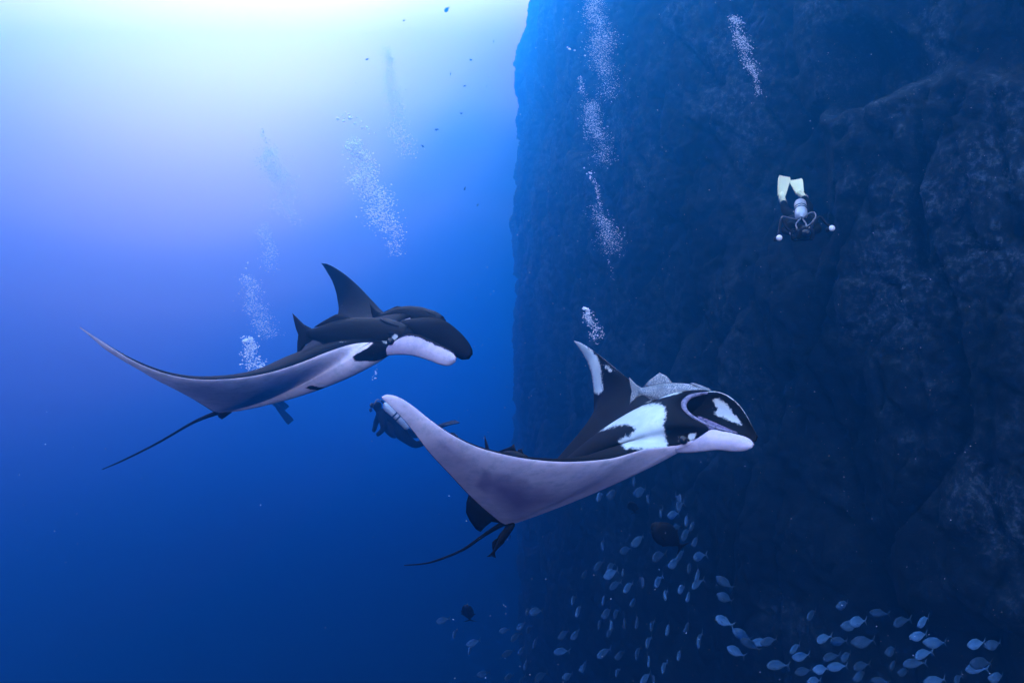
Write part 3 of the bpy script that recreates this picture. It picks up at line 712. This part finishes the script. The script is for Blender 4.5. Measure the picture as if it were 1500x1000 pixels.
def blade(parent, ankle, toe, tip, side, w0, w1, matl, name='fin'):
    ankle, toe, tip = map(np.asarray, (ankle, toe, tip)); d = nrm(tip-toe); s = nrm(np.asarray(side, float)-d*(np.asarray(side, float)@d)); nn = np.cross(d, s)
    mb = MB(); L_ = np.linalg.norm(tip-toe); rows = 9; V = []
    for i in range(rows):
        t = i/(rows-1); w = w0+(w1-w0)*min(1, t*1.25); c = toe+d*L_*t-nn*.05*t*t
        for j, u in enumerate((-1, -.9, -.45, -.4, 0, .4, .45, .9, 1)):
            rib = .018 if j in (0, 1, 7, 8) else (.010 if j in (2, 3, 5, 6) else .004)
            V.append(c+s*u*w/2*(1-.10*(i == rows-1)*abs(u))+nn*rib*(1-t*.7))
        for j, u in enumerate((1, .9, .45, .4, 0, -.4, -.45, -.9, -1)):
            rib = .018 if j in (0, 1, 7, 8) else .005
            V.append(c+s*u*w/2*(1-.10*(i == rows-1)*abs(u))-nn*rib*(1-t*.7))
    Fc = grid_faces(rows, 18, True); Fc += [tuple(range(18))[::-1], tuple((rows-1)*18+k for k in range(18))]
    mb.add(V, Fc)
    o = mb.build(name, matl, parent, smooth=False)
    fp = MB(); tube(fp, [ankle+(ankle-toe)*.25, ankle*.5+toe*.5, toe, toe+d*L_*.18], [.052,.062,.06,.03], 12, 4, flat=.75); fp.build('foot_pocket', matl, o)
    st = MB(); tube(st, [toe*.4+ankle*.6+s*.06, ankle+(ankle-toe)*.45+s*.045, ankle+(ankle-toe)*.5-s*.045, toe*.4+ankle*.6-s*.06], [.011]*4, 6, 4); st.build('heel_strap', m_hose, o)
    return o
def tank(parent, valve, base, r=.09):
    valve, base = np.asarray(valve), np.asarray(base)
    mb = MB(); lathe(mb, valve, base, [(0,.02),(.02,.03),(.05,.055),(.10,r*.85),(.15,r),(.90,r),(.95,r*.93),(.985,r*.7),(1.0,r*.3)], 24)
    o = mb.build('air_tank', m_tank, parent)
    for t in (.42, .55):
        b = MB(); lathe(b, valve+(base-valve)*t, valve+(base-valve)*(t+.045), [(0,r*1.0),(0,r*1.05),(1,r*1.05),(1,r*1.0)], 24); b.build('tank_band', m_band, o, smooth=False)
    v = MB(); ax = nrm(base-valve); lathe(v, valve-ax*.07, valve+ax*.01, [(0,.016),(.2,.022),(1,.022)], 12); sd_ = nrm(np.cross(ax, [0, 0, 1.])); lathe(v, valve-ax*.045-sd_*.06, valve-ax*.045+sd_*.06, [(0,.012),(.25,.022),(.3,.014),(1,.014)], 10)
    v.build('valve', m_metal, o)
    return o
def diver(label, J, tk, fins, look, finmat, fin_side, hoses=()):
    root = empty('person', J['pelvis'])
    tag(root, label, 'person', 'divers in the water')
    skin_body('body', J, EDG, RAD, root)
    h = np.asarray(J['head']); look = nrm(np.asarray(look, float)); upv = nrm(np.asarray(J['crown'])-np.asarray(J['neck'])); sd_ = nrm(np.cross(look, upv)); upv = np.cross(sd_, look)
    mk = MB(); ball(mk, h+look*.085+upv*.025, (.075,.04,.05), axes=[sd_, look, upv]); mo = mk.build('mask', m_bfin, root)
    gl = MB(); ball(gl, h+look*.112+upv*.025, (.06,.018,.036), axes=[sd_, look, upv]); gl.build('mask_glass', m_glass, mo)
    rg = MB(); lathe(rg, h+look*.10-upv*.055, h+look*.155-upv*.055, [(0,.025),(.3,.036),(.8,.034),(1,.022)], 14); rg.build('regulator', m_metal, root)
    # jacket worn round the chest
    ch = np.asarray(J['chest']); pe = np.asarray(J['pelvis']); bk = nrm((np.asarray(tk[0])+np.asarray(tk[1]))/2-(ch+pe)/2)
    jk_ = MB(); ax = nrm(ch-pe); sx = nrm(np.cross(ax, bk))
    for sg in (-1, 1): ball(jk_, ch*.6+pe*.4+sx*.15*sg, (.10,.22,.14), axes=[sx, ax, bk])
    ball(jk_, ch*.62+pe*.38+bk*.10, (.17,.24,.07), axes=[sx, ax, bk]); jk_.build('jacket', m_band, root)
    tank(root, *tk)
    for side, (toe, tip) in fins.items(): blade(root, J['a'+side], toe, tip, fin_side[side], .12, .205, finmat)
    for pts in hoses:
        hb = MB(); tube(hb, pts, [.010]*len(pts), 8, 5); hb.build('hose', m_hose, root)
    return root
# the photographer by the wall
J = dict(pelvis=P(1172,318,9.75), waist=P(1173,326,9.5), chest=P(1174,333,9.25), neck=P(1174,337,9.05), head=P(1174,338,8.9), crown=P(1174,333,8.86),
         sl=P(1158,331,9.2), el=P(1149,338,8.95), wl=P(1157,341,8.75), pl=P(1162,341,8.68), sr=P(1190,331,9.2), er=P(1199,336,8.95), wr=P(1192,340,8.75), pr=P(1187,340,8.68),
         hl=P(1164,317,9.8), kl=P(1151,309,10.15), al=P(1147,295,10.35), hr=P(1180,316,9.8), kr=P(1185,303,10.1), ar=P(1177,288,10.3))
pr = diver('diver in black with pale yellow fins and silver tank, holding a camera rig', J, (P(1174,319,9.12), P(1172,297,9.62)),
           {'l': (P(1145,287,10.4), P(1148,261.5,10.6)), 'r': (P(1172,283,10.35), P(1166,267,10.8))}, (0,-1,-.15), m_yfin, {'l': (1,0,.05), 'r': (.9,.1,.35)},
           [[P(1176,320,9.05), P(1184,313,9.0), P(1192,311,8.98), P(1195,317,8.9), P(1189,326,8.85), P(1180,333,8.8)], [P(1171,322,9.05), P(1160,320,9.0), P(1147,317,8.95), P(1145,322,8.9), P(1152,336,8.85)],
            [P(1173,320,9.05), P(1166,328,8.9), P(1168,336,8.78)], [P(1176,321,9.05), P(1181,329,8.85), P(1179,338,8.75)]])
fingers(pr, J['wl'], J['pl'], (0,-.3,1), m_glove); fingers(pr, J['wr'], J['pr'], (0,-.3,-1), m_glove)
def cam_rig():
    c = P(1175,344,8.6); root = empty('camera_rig', c); tag(root, 'black underwater camera with two round white strobes held by the diver', 'camera')
    mb = MB(); 
    V = [(x*.11, y*.08, z*.085) for x in (-1, 1) for y in (-1, 1) for z in (-1, 1)]
    b8 = np.array(V)+c; ch = []
    # chamfered housing
    prof = [(-.085,.80),(-.06,1.),(.06,1.),(.085,.80)]
    ring = [(1,.55),(.8,1),(-.8,1),(-1,.55),(-1,-.55),(-.8,-1),(.8,-1),(1,-.55)]
    VV = [c+np.array([a*.115*k, y, b*.085*k]) for y, k in prof for a, b in ring]
    Fc = grid_faces(4, 8, True); Fc += [tuple(range(8))[::-1], tuple(24+i for i in range(8))]
    mb.add(VV, Fc); mb.build('housing', m_metal, root, smooth=False)
    d = MB(); lathe(d, c+np.array([0,-.075,0]), c+np.array([0,-.19,-.01]), [(0,.055),(.3,.065),(.5,.068),(.7,.06),(.9,.035),(1,.01)], 20); d.build('dome_port', m_glass, root)
    for sx, pts, bp in ((-1, [(1165,343,8.6),(1152,334,8.62),(1145,321,8.65),(1142,334,8.6),(1140,346,8.55)], (1140,349,8.5)), (1, [(1185,341,8.6),(1193,325,8.62),(1201,318,8.65),(1209,326,8.6),(1215,332,8.55)], (1217,335,8.5))):
        a = MB(); tube(a, [P(*q_) for q_ in pts], [.02,.017,.02,.017,.016], 8, 4); a.build('strobe_arm', m_metal, root)
        s_ = MB(); q_ = P(*bp); lathe(s_, q_+np.array([0,.10,0]), q_+np.array([0,-.03,0]), [(0,.02),(.1,.034),(.75,.036),(.8,.042),(1,.042)], 18); so = s_.build('strobe', m_metal, root)
        w_ = MB(); ball(w_, q_+np.array([0,-.03,0]), (.043,.03,.043), 18, 10); w_.build('diffuser', m_white, so)
        h_ = MB(); hp = c+np.array([sx*.15, -.01, 0]); tube(h_, [c+np.array([sx*.10,0,-.06]), hp+np.array([0,0,-.06]), hp+np.array([0,0,.06]), c+np.array([sx*.10,0,.07])], [.016]*4, 8, 4); h_.build('grip', m_metal, root)
    return root
cam_rig()
# the diver behind the long wing
D2 = 11.5
J = dict(pelvis=P(589,636,D2+.1), waist=P(577,624,D2), chest=P(564,611,D2), neck=P(555,600,D2-.02), head=P(552,594,D2-.05), crown=P(551,588,D2-.05),
         sl=P(560,612,D2-.2), el=P(562,628,D2-.35), wl=P(554,636,D2-.4), pl=P(551,637,D2-.4), sr=P(558,604,D2+.2), er=P(551,618,D2+.35), wr=P(548,630,D2+.35), pr=P(546,632,D2+.35),
         hl=P(590,638,D2-.05), kl=P(608,652,D2+.1), al=P(634,644,D2+.4), hr=P(592,634,D2+.25), kr=P(616,636,D2+.4), ar=P(640,628,D2+.7))
diver('diver in black with a silver tank half hidden behind the pale wing tip', J, (P(562,590,D2-.1), P(600,626,D2)), {'l': (P(642,641,D2+.5), P(668,633,D2+.7)), 'r': (P(646,624,D2+.8), P(670,614,D2+1.0))}, (-.9,-.3,-.2), m_bfin, {'l': (.1,.9,.3), 'r': (.1,.9,.3)},
      [[P(560,589,D2-.1), P(553,585,D2-.15), P(548,592,D2-.15)]])
# the faint diver below the dark manta
D3 = 15.
J = dict(pelvis=P(386,566,D3), waist=P(384,564,D3-.22), chest=P(382,563,D3-.45), neck=P(381,562,D3-.68), head=P(380,562,D3-.8), crown=P(380,557,D3-.85),
         sl=P(372,564,D3-.5), el=P(366,566,D3-.75), wl=P(370,566,D3-1.), pl=P(372,566,D3-1.06), sr=P(391,563,D3-.5), er=P(396,564,D3-.75), wr=P(390,565,D3-1.), pr=P(388,565,D3-1.06),
         hl=P(381,569,D3+.05), kl=P(388,578,D3+.45), al=P(402,590,D3+.8), hr=P(392,568,D3+.05), kr=P(396,574,D3+.5), ar=P(404,582,D3+.95))
diver('faint distant diver mostly hidden behind the dark manta, fins below its belly', J, (P(382,557,D3-.5), P(386,557,D3+.08)), {'l': (P(407,596,D3+.9), P(427,619,D3+1.15)), 'r': (P(408,586,D3+1.05), P(421,600,D3+1.4))}, (0,-1,-.1), m_bfin, {'l': (.5,.3,.5), 'r': (.5,.3,.5)})

# ---------------------------------------------------------------- bubbles and drifting specks
def ico():
    p = (1+5**.5)/2
    V = nrm(np.array([(-1,p,0),(1,p,0),(-1,-p,0),(1,-p,0),(0,-1,p),(0,1,p),(0,-1,-p),(0,1,-p),(p,0,-1),(p,0,1),(-p,0,-1),(-p,0,1)], float))
    Fc = [(0,11,5),(0,5,1),(0,1,7),(0,7,10),(0,10,11),(1,5,9),(5,11,4),(11,10,2),(10,7,6),(7,1,8),(3,9,4),(3,4,2),(3,2,6),(3,6,8),(3,8,9),(4,9,5),(2,4,11),(6,2,10),(8,6,7),(9,8,1)]
    V = list(map(tuple, V)); c = {}; G = []
    def mid(a, b):
        k = (min(a, b), max(a, b))
        if k not in c: V.append(tuple(nrm((np.array(V[a])+np.array(V[b]))/2))); c[k] = len(V)-1
        return c[k]
    for a, b, d in Fc:
        x, y, z = mid(a, b), mid(b, d), mid(d, a); G += [(a,x,z),(b,y,x),(d,z,y),(x,y,z)]
    return np.array(V), np.array(G), np.array(V[:12]), np.array(Fc)
IV, IF, IV0, IF0 = ico()
def many(name, cen, rad, material, squash=None, fine=True):
    cen = np.asarray(cen); rad = np.asarray(rad); sc = np.ones((len(cen), 3)) if squash is None else squash
    big = (rad > np.quantile(rad, .93)) if fine else np.zeros(len(rad), bool); VV = []; FF = []; n0 = 0
    for sel, bv, bf in ((big, IV, IF), (~big, IV0, IF0)):       # only the larger ones need a fine sphere
        a, r, q_ = cen[sel], rad[sel], sc[sel]
        VV.append((a[:, None]+bv[None]*r[:, None, None]*q_[:, None]).reshape(-1, 3)); FF.append((bf[None]+(np.arange(len(a))*len(bv))[:, None, None]).reshape(-1, 3)+n0); n0 += len(VV[-1])
    V = np.vstack(VV); Fc = np.vstack(FF)
    o0 = cen.mean(0)
    me = bpy.data.meshes.new(name); me.vertices.add(len(V)); me.vertices.foreach_set('co', (V-o0).ravel())
    me.loops.add(Fc.size); me.loops.foreach_set('vertex_index', Fc.ravel().astype(np.int32))
    me.polygons.add(len(Fc)); me.polygons.foreach_set('loop_start', np.arange(0, Fc.size, 3, dtype=np.int32)); me.polygons.foreach_set('loop_total', np.full(len(Fc), 3, dtype=np.int32))
    me.update(calc_edges=True); me.validate(); me.polygons.foreach_set('use_smooth', [True]*len(me.polygons)); me.materials.append(material)
    o = bpy.data.objects.new(name, me); o.location = o0; C.objects.link(o); return o
def bubble_material(name):
    m, t, b = new_mat(name)
    b.inputs['Base Color'].default_value = (.84,.92,.98,1); b.inputs['Roughness'].default_value = .2
    tl = tnode(t, 'ShaderNodeBsdfTranslucent', {'Color': (.90,.95,.99,1)}); m2 = tnode(t, 'ShaderNodeMixShader', {0: .5})
    t.links.new(b.outputs[0], m2.inputs[1]); t.links.new(tl.outputs[0], m2.inputs[2])
    t.links.new(m2.outputs[0], t.nodes['Material Output'].inputs['Surface'])
    return m
mb_bright = mb_soft = bubble_material('bubble_film')
def plume(label, segs, D, matl, seed, dens=4.2):
    """segs: (x0,y0,x1,y1,width,count,size px lo,hi) from the thin top to the wide bottom"""
    g = np.random.default_rng(seed); cen = []; rad = []
    for (x0, y0, x1, y1, w0, w1, cnt, lo, hi) in segs:
        if cnt > 40: cnt = int(cnt*dens); lo *= .5 if dens > 3 else .62; hi *= .7 if dens > 3 else .85
        t = g.random(cnt)
        # clots: the plume comes in puffs
        puff = np.clip(.7+.5*vnoise(np.column_stack([t*6+seed, t*0+seed, t*0])), .05, 1); keep = g.random(cnt) < puff
        t = t[keep]; n_ = len(t)
        w = w0+(w1-w0)*t; off = g.normal(0, .42, n_)*w; wob = 5*np.sin(t*9+seed)*(w/25)
        px = x0+(x1-x0)*t+off+wob; py = y0+(y1-y0)*t+g.normal(0, .2, n_)*w
        dd = D+g.normal(0, .42, n_)*w*D/F
        cen += [P(a, b, c) for a, b, c in zip(px, py, dd)]
        rad += list((lo+(hi-lo)*g.random(n_)**3.)*.5*D/F)
    rad = np.array(rad); sq = np.column_stack([1+.25*g.random(len(rad)), 1+.25*g.random(len(rad)), .6+.35*g.random(len(rad))])
    o = many('bubble_plume', cen, rad, matl, sq); tag(o, label, 'bubbles', 'bubble plumes', 'stuff'); return o
plume('dense bright bubble plume rising above the raised black wing', [(505,165,548,198,14,14,26,2.,6.),(518,205,540,260,14,26,620,.9,3.4),(530,250,566,330,26,30,1200,.9,3.),(556,300,585,372,28,16,620,.8,2.6)], 9., mb_bright, 3, 2.8)
plume('pale thin bubble plume fading into the sunlit glow', [(566,70,574,140,10,15,420,.9,2.2),(572,130,594,228,15,22,640,.9,2.6)], 11.5, mb_soft, 5, 2.8)
plume('faint wide bubble plume in the open blue water', [(383,188,392,215,5,9,50,.8,2.4),(388,212,428,305,20,34,1000,.9,2.4),(405,290,440,335,28,16,260,.9,2.2)], 13.5, mb_soft, 8, 2.8)
plume('very faint distant bubble plume in open water', [(386,325,400,395,12,18,380,.8,1.9)], 17., mb_soft, 9, 2.8)
plume('soft bubble plume trailing above the dark manta body', [(361,384,366,398,4,4,4,2.,4.),(362,405,375,450,13,22,380,.8,1.9),(372,450,395,492,22,20,380,.8,1.9)], 15., mb_soft, 11, 2.8)
plume('small burst of bright bubbles behind the dark manta back', [(352,502,376,492,4,5,7,3.,6.5),(364,495,372,540,10,20,330,1.,3.2)], 10., mb_bright, 12, 2.8)
plume('tall bubble plume climbing along the edge of the rock wall', [(866,-5,886,70,16,28,520,.8,1.9),(876,50,893,145,28,20,560,.8,1.9),(848,113,862,160,5,12,50,.8,2.4),(862,150,886,240,16,22,560,.8,1.9),(832,70,858,84,6,6,6,2.,3.5)], 13., mb_soft, 14)
plume('broken bubble plume in front of the wall edge', [(860,246,866,262,6,6,10,2.,3.4),(866,250,880,300,5,5,70,.9,2.2),(872,300,902,368,13,24,420,.8,2.1),(890,378,898,410,3,4,14,.9,2.)], 12.5, mb_soft, 16)
plume('bright bubble plume in front of the dark rock above the photographer', [(1068,-4,1072,4,3,3,10,1.5,3.5),(1074,24,1088,64,9,13,260,.8,2.3),(1084,58,1104,108,14,12,330,.8,2.2),(1104,105,1112,140,6,6,110,.8,1.9)], 11., mb_bright, 18)
plume('small cluster of bubbles above the raised white-tipped wing', [(855,450,864,458,4,6,30,2.,5.),(858,455,877,494,8,13,170,.9,2.8),(868,490,876,505,4,4,24,.8,2.)], 8., mb_bright, 21)
plume('few small bubbles escaping under the dark manta belly', [(552,537,546,562,5,3,30,.8,2.4)], 9., mb_bright, 23)
def specks():
    g = np.random.default_rng(77); n_ = 900
    px = np.r_[g.uniform(640, 1500, 620), g.uniform(0, 1500, 280)]; py = g.uniform(0, 1000, n_); D = g.uniform(3., 11., n_)
    cen = np.array([P(a, b, c) for a, b, c in zip(px, py, D)]); rad = (.25+.55*g.random(n_)**3)*D/F
    o = many('plankton', cen, rad, mat('plankton', (.30,.42,.52), .9), None, False); tag(o, 'pale specks of plankton drifting in the water before the wall', 'plankton', None, 'stuff')
specks()
